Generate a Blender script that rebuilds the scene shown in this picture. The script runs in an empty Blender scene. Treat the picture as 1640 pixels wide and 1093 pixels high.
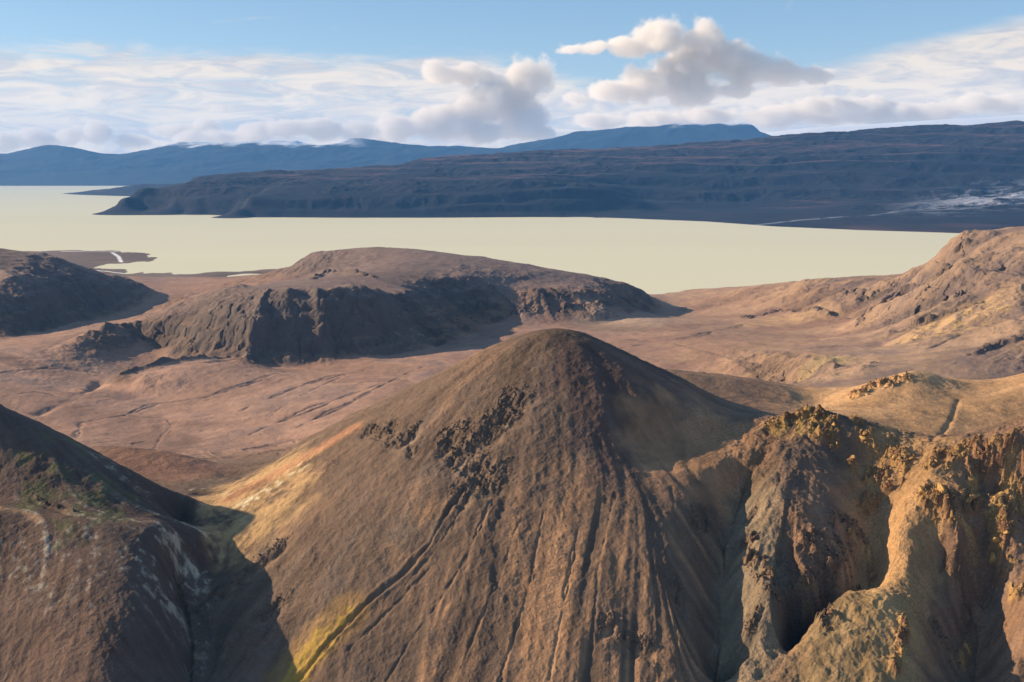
import bpy, math, time, os
import numpy as np
T0 = time.time()
SC = bpy.context.scene
C = SC.collection
# ------------------------------------------------------------------ camera
F = 1758.0; PITCH = math.atan((546.5-270.0)/F); CAMZ = 280.0
cam_d = bpy.data.cameras.new('camera'); cam = bpy.data.objects.new('camera', cam_d); C.objects.link(cam)
cam_d.sensor_width = 36.0; cam_d.lens = 36.0*F/1640.0
cam_d.clip_start = 1.0; cam_d.clip_end = 400000.0
cam.location = (0, 0, CAMZ); cam.rotation_euler = (math.pi/2-PITCH, 0, 0)
SC.camera = cam
# ------------------------------------------------------------------ sun, sky, exposure
SUN_EL = math.radians(21.0); SUN_AZ = math.radians(-79.0)      # azimuth from +Y towards +X
sdir = (math.sin(SUN_AZ)*math.cos(SUN_EL), math.cos(SUN_AZ)*math.cos(SUN_EL), math.sin(SUN_EL))
sl = bpy.data.lights.new('sun', 'SUN'); sl.energy = 5.0; sl.angle = math.radians(0.5); sl.color = (1.0, 0.77, 0.50)
sun = bpy.data.objects.new('sun', sl); C.objects.link(sun)
sun.rotation_euler = (math.pi/2-SUN_EL, 0, -(SUN_AZ)+math.pi)
SC.view_settings.view_transform = 'Standard'; SC.view_settings.look = 'None'
SC.view_settings.exposure = 0.84; SC.view_settings.gamma = 1.0
SC.cycles.use_denoising = True
SC.cycles.max_bounces = 8; SC.cycles.diffuse_bounces = 3; SC.cycles.volume_bounces = 5

class NT:
    """small helper round a node tree"""
    def __init__(s, tree): s.t = tree; tree.nodes.clear()
    def n(s, typ, **kw):
        nd = s.t.nodes.new(typ)
        ins = kw.pop('ins', {})
        for k, v in kw.items(): setattr(nd, k, v)
        for k, v in ins.items(): s.put(nd.inputs[k], v)
        return nd
    def put(s, sock, v):
        if isinstance(v, bpy.types.NodeSocket): s.t.links.new(v, sock)
        elif isinstance(v, bpy.types.Node): s.t.links.new(v.outputs[0], sock)
        else: sock.default_value = v
    def m(s, op, a, b=0.0, c=0.0, clamp=False):
        nd = s.n('ShaderNodeMath', operation=op, use_clamp=clamp)
        s.put(nd.inputs[0], a); s.put(nd.inputs[1], b); s.put(nd.inputs[2], c)
        return nd.outputs[0]
    def vm(s, op, a, b=(0, 0, 0)):
        nd = s.n('ShaderNodeVectorMath', operation=op); s.put(nd.inputs[0], a)
        if op == 'SCALE': s.put(nd.inputs['Scale'], b)
        else: s.put(nd.inputs[1], b)
        return nd.outputs[0]
    def mix(s, f, a, b, blend='MIX'):
        nd = s.n('ShaderNodeMix', data_type='RGBA', blend_type=blend)
        s.put(nd.inputs[0], f); s.put(nd.inputs[6], a); s.put(nd.inputs[7], b)
        return nd.outputs[2]
    def ss(s, x, a, b, o0=0.0, o1=1.0):
        nd = s.n('ShaderNodeMapRange', interpolation_type='SMOOTHSTEP')
        s.put(nd.inputs[0], x); s.put(nd.inputs[1], a); s.put(nd.inputs[2], b); s.put(nd.inputs[3], o0); s.put(nd.inputs[4], o1)
        return nd.outputs[0]
    def noise(s, vec, scale, detail=4, rough=0.55, dist=0.0, lac=2.0):
        nd = s.n('ShaderNodeTexNoise', ins={'Vector': vec, 'Scale': scale, 'Detail': detail, 'Roughness': rough, 'Distortion': dist, 'Lacunarity': lac})
        return nd.outputs[0]

world = bpy.data.worlds.new('World'); SC.world = world; world.use_nodes = True
W = NT(world.node_tree)
sky = W.n('ShaderNodeTexSky', sky_type='NISHITA', sun_disc=False, sun_elevation=SUN_EL, sun_rotation=SUN_AZ,
          altitude=900, air_density=1.0, dust_density=0.6, ozone_density=2.0)
# thin high cloud: sheets and streaks laid over the blue by direction (azimuth and elevation in degrees)
tcw = W.n('ShaderNodeTexCoord').outputs['Generated']
sx = W.n('ShaderNodeSeparateXYZ', ins={0: tcw})
AZ = W.m('MULTIPLY', W.m('ARCTAN2', sx.outputs[0], sx.outputs[1]), 57.2958)
EL = W.m('MULTIPLY', W.m('ARCSINE', sx.outputs[2]), 57.2958)
cv = W.n('ShaderNodeCombineXYZ', ins={0: AZ, 1: W.m('MULTIPLY', EL, 5.0), 2: 0.0}).outputs[0]
cv2 = W.n('ShaderNodeCombineXYZ', ins={0: AZ, 1: W.m('ADD', W.m('MULTIPLY', EL, 9.0), W.m('MULTIPLY', AZ, -0.6)), 2: 3.0}).outputs[0]
na = W.noise(cv, 0.16, 7, 0.6, 0.6); nb = W.noise(cv2, 0.20, 8, 0.62, 1.4); nc = W.noise(cv, 0.28, 8, 0.62, 0.9)
rt = W.ss(AZ, 6.0, 15.0)                                        # the sheet climbs towards the right
top = W.m('ADD', W.m('ADD', 5.9, W.m('MULTIPLY', W.ss(AZ, -3.0, 5.0), -1.2)), W.m('MULTIPLY', W.ss(AZ, 10.0, 28.0), 2.6))
edge = W.m('ADD', W.m('SUBTRACT', top, EL), W.m('MULTIPLY', W.m('SUBTRACT', na, 0.5), W.m('MULTIPLY_ADD', rt, -2.2, 3.2)))
cover = W.m('MULTIPLY', W.ss(edge, -0.1, 0.9), W.ss(W.m('ADD', W.m('ADD', W.m('MULTIPLY', nb, 0.7), W.m('MULTIPLY', nc, 0.3)), W.m('MULTIPLY', rt, 0.25)), 0.30, 0.55, 0.50, 0.97))
wisp = W.m('MULTIPLY', W.ss(nb, 0.60, 0.80), 0.5)
cover = W.m('MAXIMUM', cover, W.ss(EL, 3.4, 1.2, 0.0, 0.92))
cover = W.m('MAXIMUM', cover, W.m('MULTIPLY', wisp, W.ss(EL, 12.0, 5.0)))
veil = W.mix(W.ss(nc, 0.35, 0.62), (0.64, 0.62, 0.63, 1), (0.96, 0.83, 0.69, 1))
skyc = W.mix(0.40, W.vm('SCALE', sky.outputs[0], 0.078), W.mix(W.ss(EL, 0.0, 9.0), (0.42, 0.52, 0.62, 1), (0.16, 0.29, 0.45, 1)))
skym = W.mix(cover, skyc, W.vm('SCALE', veil, W.ss(EL, 7.0, 1.5, 0.60, 0.74)))
bg = W.n('ShaderNodeBackground', ins={'Color': skym, 'Strength': 1.0})
W.n('ShaderNodeOutputWorld', ins={'Surface': bg.outputs[0]})

# ------------------------------------------------------------------ numeric tools
CP, SP = math.cos(PITCH), math.sin(PITCH)
def ratio(py):
    up = -(py-546.5)/F
    return (-SP+up*CP)/(CP+up*SP)
def P(px, py, Y):                       # a point of the place seen at (px, py) and standing Y metres ahead
    up = -(py-546.5)/F; k = CP+up*SP
    return ((px-820.0)/F/k*Y, Y, CAMZ+Y*ratio(py))
def Z(px, py, z):                       # the same, known by its height above the lake
    return P(px, py, (z-CAMZ)/ratio(py))
def uvz(p): return (p[0]/p[1], math.log(p[1]), p[2])

def hash2(ix, iy, seed):
    h = (ix.astype(np.int64)*374761393 + iy.astype(np.int64)*668265263 + seed*974634777) & 0xFFFFFFFF
    h = ((h ^ (h >> 13))*1274126177) & 0xFFFFFFFF
    h = (h ^ (h >> 16)) & 0xFFFFFFFF
    return h
def gnoise(x, y, seed=0):               # gradient noise about -1..1
    x0 = np.floor(x); y0 = np.floor(y); fx = (x-x0).astype(np.float32); fy = (y-y0).astype(np.float32)
    ix = x0.astype(np.int64); iy = y0.astype(np.int64)
    sx = fx*fx*fx*(fx*(fx*6-15)+10); sy = fy*fy*fy*(fy*(fy*6-15)+10)
    def g(dx, dy):
        a = hash2(ix+dx, iy+dy, seed).astype(np.float32)*np.float32(2*math.pi/4294967296.0)
        return np.cos(a)*(fx-dx)+np.sin(a)*(fy-dy)
    a = g(0, 0); a = a+(g(1, 0)-a)*sx
    b = g(0, 1); b = b+(g(1, 1)-b)*sx
    return (a+(b-a)*sy)*1.5
def fbm(x, y, octs=5, seed=0, gain=0.5, ridge=False):
    r = 0; a = 1.0; t = 0.0
    for k in range(octs):
        n = gnoise(x, y, seed+k*17)
        if ridge: n = 1-2*np.abs(n)
        r = r+a*n; t += a; a *= gain
        x, y = (x*0.8-y*0.6)*2.03+7.1, (x*0.6+y*0.8)*2.03+3.7
    return r/t
def sstep(x, a, b):
    t = np.clip((x-a)/(b-a), 0, 1); return t*t*(3-2*t)
def cells(x, y, seed=0):                # distance to nearest and second jittered point, and its id in 0..1
    ix = np.floor(x).astype(np.int64); iy = np.floor(y).astype(np.int64)
    f1 = np.full(x.shape, 9.0, np.float32); f2 = f1.copy(); idv = np.zeros(x.shape, np.float32)
    for dx in (-1, 0, 1):
        for dy in (-1, 0, 1):
            h = hash2(ix+dx, iy+dy, seed)
            jx = (h & 0xFFFF).astype(np.float32)/65535.0; jy = ((h >> 16) & 0xFFFF).astype(np.float32)/65535.0
            d = np.hypot(ix+dx+jx-x, iy+dy+jy-y).astype(np.float32)
            near = d < f1
            f2 = np.where(near, f1, np.minimum(f2, d)); f1 = np.where(near, d, f1)
            idv = np.where(near, jx*0.37+jy*0.63, idv)
    return f1, f2, idv

def densify(line, step):
    out = []
    q = [uvz(p) for p in line]
    for a, b in zip(q[:-1], q[1:]):
        n = max(1, int(math.ceil(math.hypot(b[0]-a[0], b[1]-a[1])/step)))
        for k in range(n):
            t = k/n; out.append(tuple(a[i]+(b[i]-a[i])*t for i in range(3)))
    out.append(q[-1])
    return out
def rbf_fit(pts, c, lam=0.004):
    pts = np.array(pts, float)
    key = np.round(pts[:, :2]/0.004).astype(int)
    _, ii = np.unique(key, axis=0, return_index=True); pts = pts[np.sort(ii)]
    n = len(pts)
    d2 = (pts[:, None, 0]-pts[None, :, 0])**2+(pts[:, None, 1]-pts[None, :, 1])**2
    A = np.zeros((n+3, n+3)); A[:n, :n] = -np.sqrt(d2+c*c)+np.eye(n)*lam
    A[:n, n] = 1; A[n, :n] = 1; A[:n, n+1:] = pts[:, :2]; A[n+1:, :n] = pts[:, :2].T
    w = np.linalg.solve(A, np.concatenate([pts[:, 2], [0, 0, 0]]))
    if os.environ.get('RES'):
        res = lam*w[:n]                     # control points the surface does not pass through
        for i in np.argsort(-np.abs(res))[:60]:
            y = math.exp(pts[i, 1]); r = (pts[i, 2]-CAMZ)/y
            t = math.atan(r); a = t+PITCH; py = 546.5-math.tan(a)*F; px = 820+pts[i, 0]*F*(CP+math.tan(a)*SP)
            print('res %6.1f  px %5.0f py %5.0f Y %5.0f' % (res[i], px, py, y))
    return pts, w, c
def rbf_grid(model, us, vs, sub=4):     # evaluated on every sub-th row and column, bicubic-ish between
    pts, w, c = model
    def thin(a): return np.interp(np.linspace(0, len(a)-1, max(4, len(a)//sub)), np.arange(len(a)), a)
    cu = thin(us); cv = thin(vs)
    out = np.empty((len(cv), len(cu)), np.float32)
    pu = pts[:, 0].astype(np.float32); n = len(pts); ww = w[:n].astype(np.float32)
    du2 = (cu[None, :].astype(np.float32)-pu[:, None])**2+np.float32(c*c)
    for j, v in enumerate(cv):
        k = np.sqrt(du2+np.float32((0))+((v-pts[:, 1])**2).astype(np.float32)[:, None])
        out[j] = -(ww[:, None]*k).sum(0)+w[n]+w[n+1]*cu+w[n+2]*v
    return resample(out, len(vs), len(us))
def resample(a, H, Wd):
    y = np.linspace(0, a.shape[0]-1, H); x = np.linspace(0, a.shape[1]-1, Wd)
    def cub(arr, t):                     # Catmull-Rom along axis 0
        i = np.clip(np.floor(t).astype(int), 0, arr.shape[0]-2); f = (t-i).astype(np.float32)[:, None]
        p0 = arr[np.clip(i-1, 0, None)]; p1 = arr[i]; p2 = arr[i+1]; p3 = arr[np.clip(i+2, None, arr.shape[0]-1)]
        return p1+0.5*f*(p2-p0+f*(2*p0-5*p1+4*p2-p3+f*(3*(p1-p2)+p3-p0)))
    return cub(cub(a, y).T.copy(), x).T.copy()
def blur(a, r, it=2):
    for _ in range(it):
        for ax in (0, 1):
            p = np.pad(a, [(r+1, r) if k == ax else (0, 0) for k in (0, 1)], mode='edge')
            cs = np.cumsum(p, axis=ax, dtype=np.float64)
            n = a.shape[ax]
            hi = np.take(cs, np.arange(2*r+1, 2*r+1+n), axis=ax); lo = np.take(cs, np.arange(0, n), axis=ax)
            a = ((hi-lo)/(2*r+1)).astype(np.float32)
    return a
def bil(a, r, c):
    r = np.clip(r, 0, a.shape[0]-1.001); c = np.clip(c, 0, a.shape[1]-1.001)
    i = r.astype(np.int32); j = c.astype(np.int32); fr = r-i; fc = c-j
    k = i*a.shape[1]+j; f = a.ravel()
    return (f[k]*(1-fc)+f[k+1]*fc)*(1-fr)+(f[k+a.shape[1]]*(1-fc)+f[k+a.shape[1]+1]*fc)*fr
def flow_streaks(field, src, steps, stride=1.0):
    """noise averaged down and up the fall line: the rills and debris streaks of loose slopes"""
    gr, gc = np.gradient(field)
    m = np.hypot(gr, gc)+1e-9; gr /= m; gc /= m
    H, Wd = field.shape
    R0, C0 = np.meshgrid(np.arange(H, dtype=np.float32), np.arange(Wd, dtype=np.float32), indexing='ij')
    acc = src.copy(); n = 1.0
    for sgn in (1, -1):
        r = R0.copy(); c = C0.copy()
        for k in range(steps):
            w = 1-k/steps
            a = bil(gr, r, c); b = bil(gc, r, c); r = r+sgn*a*stride; c = c+sgn*b*stride
            acc += w*bil(src, r, c); n += w*w
    return acc/math.sqrt(n)
def near_line(us, vs, line, wd, sub=3):
    """1 on the line (points of the place), falling to 0 at wd (in uv units); also the position along it"""
    U, V = np.meshgrid(us, vs)
    U = U.astype(np.float32); V = V.astype(np.float32)
    best = np.full(U.shape, 9.0, np.float32)
    q = [uvz(p) for p in line]
    for a, b in zip(q[:-1], q[1:]):
        dx, dy = b[0]-a[0], b[1]-a[1]
        t = np.clip(((U-a[0])*dx+(V-a[1])*dy)/(dx*dx+dy*dy+1e-12), 0, 1)
        best = np.minimum(best, np.hypot(U-a[0]-t*dx, V-a[1]-t*dy))
    return best
# ------------------------------------------------------------------ terrain: crest, foot and gully lines of the near and middle ground
import os
Q = float(os.environ.get('TQ', '1.0'))
pts = []
def LN(*line, step=0.012): pts.extend(densify([P(*q) for q in line], step))
def LZ(*line, step=0.03): pts.extend(densify([Z(*q) for q in line], step))
def WP(x, y, z): pts.append(uvz((x, y, z)))
# --- the cone
S0 = P(888, 527, 600)
def cone_z(d, s=0.545, c=20.0): return S0[2]-s*(math.sqrt(d*d+c*c)-c)
pts.append(uvz(S0))
for ph in range(90, 300, 15):
    for d in (8, 20, 40, 65, 95, 130, 165, 200):
        if ph > 262 and d > 130: continue
        if ph >= 285 and d > 40: continue
        if ph < 150 and d > 130: continue
        a = math.radians(ph); x = S0[0]+d*math.cos(a); y = S0[1]+d*math.sin(a)
        WP(x, y, cone_z(d, 0.545+(0.13*math.sin(a)**2 if ph > 180 else 0)))
for ph in (-60, -45, -30, -15, 0, 15, 30, 45, 60, 75):
    for d in (8, 20, 40, 65, 90):
        if ph < -30 and d > 65: continue
        a = math.radians(ph); WP(S0[0]+d*math.cos(a), S0[1]+d*math.sin(a), cone_z(d, 0.545+0.13*max(0, -math.sin(a))**2))
LN((905, 900, 458), (885, 1000, 433), (860, 1093, 411))
LN((700, 1093, 417), (560, 1093, 421), (470, 1093, 428))
# --- dark hill on the left
LN((-500, 520, 555), (-150, 575, 568), (0, 650, 573), (60, 680, 572), (130, 714, 568), (230, 765, 560), (300, 795, 553), (365, 825, 546))
LN((-300, 620, 625), (-100, 665, 618), (60, 735, 603), (200, 797, 583), (270, 820, 572)); LN((-300, 700, 720), (-100, 720, 700), (60, 745, 680), (180, 770, 650))
LN((-300, 780, 530), (-200, 775, 522), (0, 800, 509), (120, 812, 502), (230, 832, 504))
# --- the low ridge below it, its spur and the gully
LN((-400, 790, 505), (-100, 805, 497), (0, 812, 494), (70, 826, 491), (140, 838, 485), (240, 850, 486), (300, 862, 497), (330, 860, 516))
LN((150, 856, 481), (163, 900, 462), (172, 1000, 430), (178, 1093, 405))
LN((0, 900, 466), (0, 1000, 436), (0, 1093, 413)); LN((-300, 900, 455), (-300, 1093, 400))
LN((240, 900, 470), (248, 1000, 439), (250, 1093, 418))
LN((306, 890, 503), (290, 925, 488), (298, 960, 475), (310, 1020, 457), (303, 1093, 438), step=0.008)
LN((336, 900, 508), (358, 960, 479), (390, 1020, 455), (420, 1093, 431))
# --- saddle behind: pale sulphur ground falling to the valley
LN((330, 815, 560), (315, 795, 590), (290, 775, 630)); LN((420, 770, 640), (380, 765, 680))
LN((150, 716, 745), (190, 713, 735), (260, 722, 720), (350, 750, 700)); LN((120, 728, 790), (260, 735, 775), (370, 752, 760))
LN((170, 745, 690), (260, 762, 670), (330, 768, 655))
# --- crest from the cone to the golden crags
LN((1110, 693, 547), (1180, 692, 555), (1235, 680, 555), (1290, 662, 551), (1340, 672, 546), (1380, 694, 541), (1430, 722, 532), (1470, 742, 523),
   (1505, 736, 515), (1560, 730, 509), (1640, 738, 502), (1800, 760, 490), (2000, 780, 480))
LN((1200, 664, 598), (1265, 664, 578)); LN((1150, 650, 660), (1220, 652, 640))
# hump and tan hill behind
LN((1050, 592, 770), (1120, 599, 757), (1200, 609, 745), (1262, 628, 735), (1310, 645, 730))
LN((1080, 625, 720), (1200, 640, 690), (1300, 660, 650)); LN((1050, 605, 850), (1200, 618, 840), (1300, 634, 830))
LN((1300, 660, 700), (1345, 640, 716), (1385, 619, 730), (1425, 603, 738), (1468, 592, 742), (1500, 603, 740), (1545, 626, 728), (1600, 612, 745), (1660, 592, 750), (1800, 560, 760))
LN((1370, 668, 630), (1450, 706, 596), (1490, 716, 588), (1560, 715, 592), (1700, 715, 600)); LN((1440, 650, 680), (1490, 655, 670)); LN((1600, 650, 680), (1700, 650, 680))
LN((1535, 640, 702), (1525, 670, 650), (1495, 708, 598))
LN((1330, 655, 850), (1460, 640, 860), (1560, 640, 860), (1700, 630, 860))
# --- ribs, hollow and spurs of the broken slope
LN((985, 700, 524), (1060, 700, 541)); LN((1045, 716, 531), (1030, 750, 510), (1015, 800, 487), (1010, 900, 455), (1015, 1000, 431), (1015, 1093, 410))
LN((1112, 722, 531), (1108, 750, 517), (1105, 790, 498), (1105, 850, 478), (1112, 950, 450), (1120, 1050, 425), (1122, 1093, 414)); LN((1150, 706, 541), (1150, 750, 518)); LN((1185, 704, 543), (1188, 722, 533))
LN((1192, 746, 524), (1194, 790, 514), (1176, 850, 495), (1152, 930, 469), (1138, 1000, 447), (1130, 1093, 422), step=0.008)
LN((1258, 700, 541), (1235, 740, 520), (1222, 780, 503), (1232, 830, 486), (1250, 880, 470), (1262, 930, 455), (1248, 990, 439), (1238, 1050, 425), (1218, 1093, 417))
LN((1182, 866, 484), (1188, 930, 460), (1190, 1000, 440), (1182, 1093, 416))
LN((1390, 745, 531), (1400, 790, 515), (1387, 850, 497), (1382, 910, 484), (1370, 965, 470), (1326, 1020, 456), (1296, 1048, 449), (1266, 1083, 441), step=0.008)
LN((1315, 735, 526), (1325, 790, 501), (1325, 840, 485), (1342, 880, 475), (1347, 930, 460), (1335, 970, 449), (1296, 1012, 440), (1262, 1048, 430)); LN((1295, 900, 467), (1300, 950, 452))
LN((1495, 748, 512), (1468, 790, 496), (1442, 850, 479), (1446, 910, 461), (1462, 980, 440), (1445, 1093, 405))
LN((1392, 850, 500), (1402, 900, 486), (1388, 960, 468), (1312, 1035, 449), (1266, 1093, 438))
LN((1530, 780, 491), (1530, 830, 476), (1528, 872, 466)); LN((1600, 790, 489), (1600, 840, 476), (1600, 875, 468)); LN((1550, 930, 472), (1590, 945, 470), (1590, 985, 458), (1560, 1093, 434), step=0.008); LN((1500, 900, 471), (1520, 980, 451), (1500, 1093, 425))
LN((1660, 870, 472), (1640, 940, 452), (1645, 1093, 414)); LN((1800, 900, 470), (1800, 1093, 418)); LN((1560, 790, 502), (1640, 800, 498), (1720, 830, 490))
for px in range(-400, 2200, 200):       # ground below the picture
    LN((px, 1350, 350)); WP(P(px, 1093, 300)[0], 300.0, 30.0); WP(P(px, 1093, 220)[0], 220.0, 10.0)
WP(-600, 950, 60.); WP(-500, 800, 90.); WP(560, 640, 170.); WP(540, 950, 60.)
# --- valley floor
LZ((-200, 578, 52), (0, 572, 51), (90, 556, 51), (170, 530, 57), (240, 506, 62)); LZ((-200, 552, 42), (0, 549, 42), (90, 533, 42), (150, 514, 42)); LZ((110, 580, 41), (170, 560, 40), (225, 552, 40)); LZ((230, 528, 56), (290, 518, 68)); LZ((-300, 700, 36), (0, 690, 34), (100, 690, 33), (200, 692, 33), (300, 700, 33), (420, 690, 36), (500, 650, 40))
LZ((-200, 630, 46), (0, 628, 45), (100, 645, 40)); LZ((220, 640, 30), (330, 650, 34), (430, 620, 40), (560, 612, 42)); LZ((400, 720, 34), (470, 700, 38))
LZ((110, 636, 32), (160, 622, 32), (240, 604, 32), (330, 588, 32), (440, 578, 33), (600, 578, 35), step=0.015)
LZ((105, 624, 42), (160, 608, 42), (240, 592, 43), (330, 578, 43), (400, 571, 40), step=0.015)
LZ((660, 580, 38), (740, 560, 38), (860, 530, 38)); LZ((600, 600, 42), (700, 590, 42))
LZ((950, 530, 40), (1030, 560, 40), (1100, 583, 42), (1200, 603, 44), (1290, 625, 50)); LZ((1000, 505, 38), (1080, 525, 42), (1200, 560, 56), (1330, 595, 75), (1400, 590, 90))
LZ((900, 522, 36), (980, 520, 36), (1040, 500, 30))
# --- left middle hill
LN((-300, 380, 2050), (-100, 388, 2050), (0, 399, 2050), (60, 407, 2080), (120, 431, 2120), (180, 446, 2180), (230, 456, 2230))
LN((-300, 440, 1720), (0, 440, 1760), (90, 455, 1850), (150, 464, 1950), (195, 464, 2090), step=0.02)
LZ((-300, 550, 44), (0, 541, 44), (60, 525, 42), (120, 508, 38), (180, 490, 34), (225, 474, 28), (238, 462, 22), step=0.02)
LN((20, 500, 1610), (70, 480, 1730), (100, 455, 1850)); LN((-100, 500, 1590), (0, 505, 1590))
# --- lake-side hill with its cliffs
LZ((245, 462, 24), (300, 452, 20), (380, 446, 18), (430, 440, 20)); LZ((200, 442, 1), (300, 442, 1), (380, 439, 2), (450, 434, 4))
LN((430, 441, 2400), (470, 428, 2300), (520, 408, 2220), (560, 401, 2180), (600, 398.5, 2150), (650, 399, 2130), (690, 403, 2110), (740, 412, 2080), (800, 421, 2040), (860, 433, 2000), (940, 447, 1990), (1000, 459, 2050), (1038, 470, 2140))
LN((400, 462, 1600), (470, 458, 1600), (550, 465, 1590), (600, 468, 1620)); LN((480, 440, 2150), (560, 430, 1950), (620, 425, 1900)); LN((300, 478, 1900), (420, 458, 1950), (500, 448, 1950))
LN((250, 505, 1640), (300, 492, 1600), (360, 480, 1535), (440, 469, 1495), (500, 474, 1480), (560, 480, 1480), (590, 489, 1500), (635, 486, 1555), (650, 470, 1630), (680, 456, 1740), (720, 452, 1790), (752, 460, 1800), step=0.012)
LZ((225, 545, 42), (290, 560, 40), (400, 574, 38), (500, 573, 37), (570, 573, 36), (640, 562, 36), (700, 548, 36), (760, 532, 36), (850, 522, 36), (930, 522, 35), (1000, 512, 32), (1030, 500, 28), (1052, 482, 15), step=0.015)
LN((765, 470, 1790), (775, 500, 1745), (770, 522, 1715)); LN((700, 500, 1640)); LN((420, 520, 1420), (330, 530, 1460), step=0.02)
LN((820, 452, 1900), (870, 468, 1850), (940, 472, 1880), (1000, 478, 1940), (1028, 482, 2030), step=0.02); LN((830, 490, 1800), (900, 500, 1780), (960, 500, 1800))
# --- ridge on the right above the lake
LN((1050, 482, 2450), (1075, 472, 2430), (1120, 465, 2380), (1200, 460, 2280), (1300, 451, 2120), (1370, 443, 1990), (1440, 440, 1850), (1475, 428, 1790), (1510, 410, 1740), (1545, 384, 1690), (1580, 375, 1670), (1640, 368, 1640), (1800, 345, 1600), (2000, 330, 1550), step=0.02)
LN((1350, 462, 1880), (1400, 462, 1800), (1450, 450, 1760)); LN((1340, 486, 1760), (1400, 492, 1680), (1450, 478, 1650), (1500, 440, 1650))
LN((1100, 490, 2150), (1200, 490, 2000), (1300, 495, 1800)); LN((1080, 510, 1900), (1200, 520, 1730), (1300, 530, 1600), (1370, 535, 1500))
LN((1560, 420, 1500), (1640, 410, 1470), (1750, 400, 1450)); LN((1480, 500, 1420), (1560, 480, 1360), (1640, 470, 1330), (1750, 460, 1300))
LN((1420, 560, 1270), (1500, 550, 1200), (1570, 545, 1150), (1640, 540, 1100), (1750, 520, 1080))
WP(900, 2500, 20.); WP(1100, 2500, 40.); WP(1000, 3200, -20.)
# --- shore and lake bed
LZ((40, 402, 1.5), (120, 401, 1.5), (190, 405, 1.5)); LZ((60, 412, 1.5), (190, 420, 1.5)); LZ((130, 432, 1.), (200, 432, 1.)); LZ((-200, 395, 1.5), (-50, 398, 1.5))
LZ((1052, 470, 2), (1100, 468, 0.5)); LZ((215, 434, -1.5), (300, 436, -1.5), (400, 433, -2), (470, 424, -3))
for px, yy in ((-100, 3900), (60, 3800), (250, 3100), (400, 2900), (550, 2900), (700, 2800), (850, 2650), (1000, 2500), (1100, 2620), (1250, 2550), (1400, 2350), (1500, 2200), (1600, 2150)):
    WP(P(px, 400, yy)[0], yy, -8.0); 
for px in range(-400, 2100, 250): WP(P(px, 400, 4300)[0], 4300., -14.0)
EXTRA = pts

us = np.linspace(-0.62, 0.62, int(1550*Q))
vs = np.concatenate([np.linspace(math.log(200), math.log(330), int(60*Q), endpoint=False), np.linspace(math.log(330), math.log(830), int(960*Q), endpoint=False),
                     np.linspace(math.log(830), math.log(4400), int(950*Q))])
model = rbf_fit(pts, 0.006)
z = rbf_grid(model, us, vs, sub=4)
print('control points', len(model[0]), 'grid', z.shape, round(time.time()-T0, 1))
U, V = np.meshgrid(us.astype(np.float32), vs.astype(np.float32)); Y = np.exp(V); X = U*Y
col = np.empty(z.shape+(3,), np.float32)
#DETAIL
# ------------------------------------------------------------------ the surface itself
wu = fbm(X/34, Y/34, 4, 71)*0.0080+fbm(X/9, Y/9, 4, 73, 0.6)*0.0030; wv = fbm(X/34, Y/34, 4, 75)*0.0080+fbm(X/9, Y/9, 4, 77, 0.6)*0.0030
rz = sstep(U, 0.155, 0.22)*sstep(Y, 600, 560); wamp = (0.22+0.78*rz)*(1-sstep(Y, 760, 900))
wm1 = fbm(U/0.07, V/0.11, 3, 79, 0.42)*0.008; wm2 = fbm(U/0.07, V/0.11, 3, 81, 0.42)*0.013; mm_ = sstep(Y, 900, 1100)*sstep(z, 30, 60)
RR, CC = np.meshgrid(np.arange(z.shape[0], dtype=np.float32), np.arange(z.shape[1], dtype=np.float32), indexing='ij')
z = bil(z, RR+(wv*wamp+wm2*mm_)/np.gradient(vs)[:, None].astype(np.float32), CC+(wu*wamp+wm1*mm_)/np.float32(us[1]-us[0])).astype(np.float32)
del RR, CC, wu, wv, wm1, wm2
zs = z.copy()                                             # bare shape, used to find points on the ground
def HP(px, py, ymin=340.0):
    """the point of the ground seen at (px, py)"""
    up = -(py-546.5)/F; k = CP+up*SP; u = (px-820.0)/F/k; r = ratio(py)
    j = (u-us[0])/(us[-1]-us[0])*(len(us)-1); j0 = int(np.clip(j, 0, len(us)-2)); f = min(max(j-j0, 0), 1)
    prof = zs[:, j0]*(1-f)+zs[:, j0+1]*f; ray = CAMZ+np.exp(vs)*r
    hit = np.nonzero((prof > ray) & (np.exp(vs) > ymin))[0]
    y = math.exp(vs[hit[0]]) if len(hit) else 300.0/abs(r)
    return (u*y, y, float(prof[hit[0]]) if len(hit) else 0.0)
def line_d(*line, jit=0.0, jf=0.02, seed=3):              # distance (uv units, about 1/1000 a pixel and a half) to a line drawn on the ground
    q = [HP(*p) for p in line]
    q2 = [uvz(p) for p in q]
    umin = min(p[0] for p in q2)-0.08; umax = max(p[0] for p in q2)+0.08; vmin = min(p[1] for p in q2)-0.2; vmax = max(p[1] for p in q2)+0.2
    c0, c1 = np.searchsorted(us, [umin, umax]); r0, r1 = np.searchsorted(vs, [vmin, vmax])
    out = np.full(z.shape, 9.0, np.float32)
    sub = near_line(us[c0:c1], vs[r0:r1], q, 1)
    if jit: sub = sub+jit*fbm(U[r0:r1, c0:c1]/jf, V[r0:r1, c0:c1]/jf, 4, seed)
    out[r0:r1, c0:c1] = sub
    return out
def blob(px, py, rx, ry, jit=0.35, seed=5, sc=0.03):      # soft ragged patch on the ground, 1 inside; rx, ry: uv radii across and away
    p = uvz(HP(px, py))
    d = np.sqrt(((U-p[0])/rx)**2+((V-p[1])/ry)**2)
    m = d < 1.9
    out = np.zeros(z.shape, np.float32)
    dd = d[m]+jit*fbm(U[m]/sc, V[m]/sc, 4, seed)
    out[m] = sstep(dd, 1.15, 0.6)
    return out
near = 1-sstep(Y, 760, 900)
mid = 1-near
land = sstep(z, 2, 14)
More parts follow.
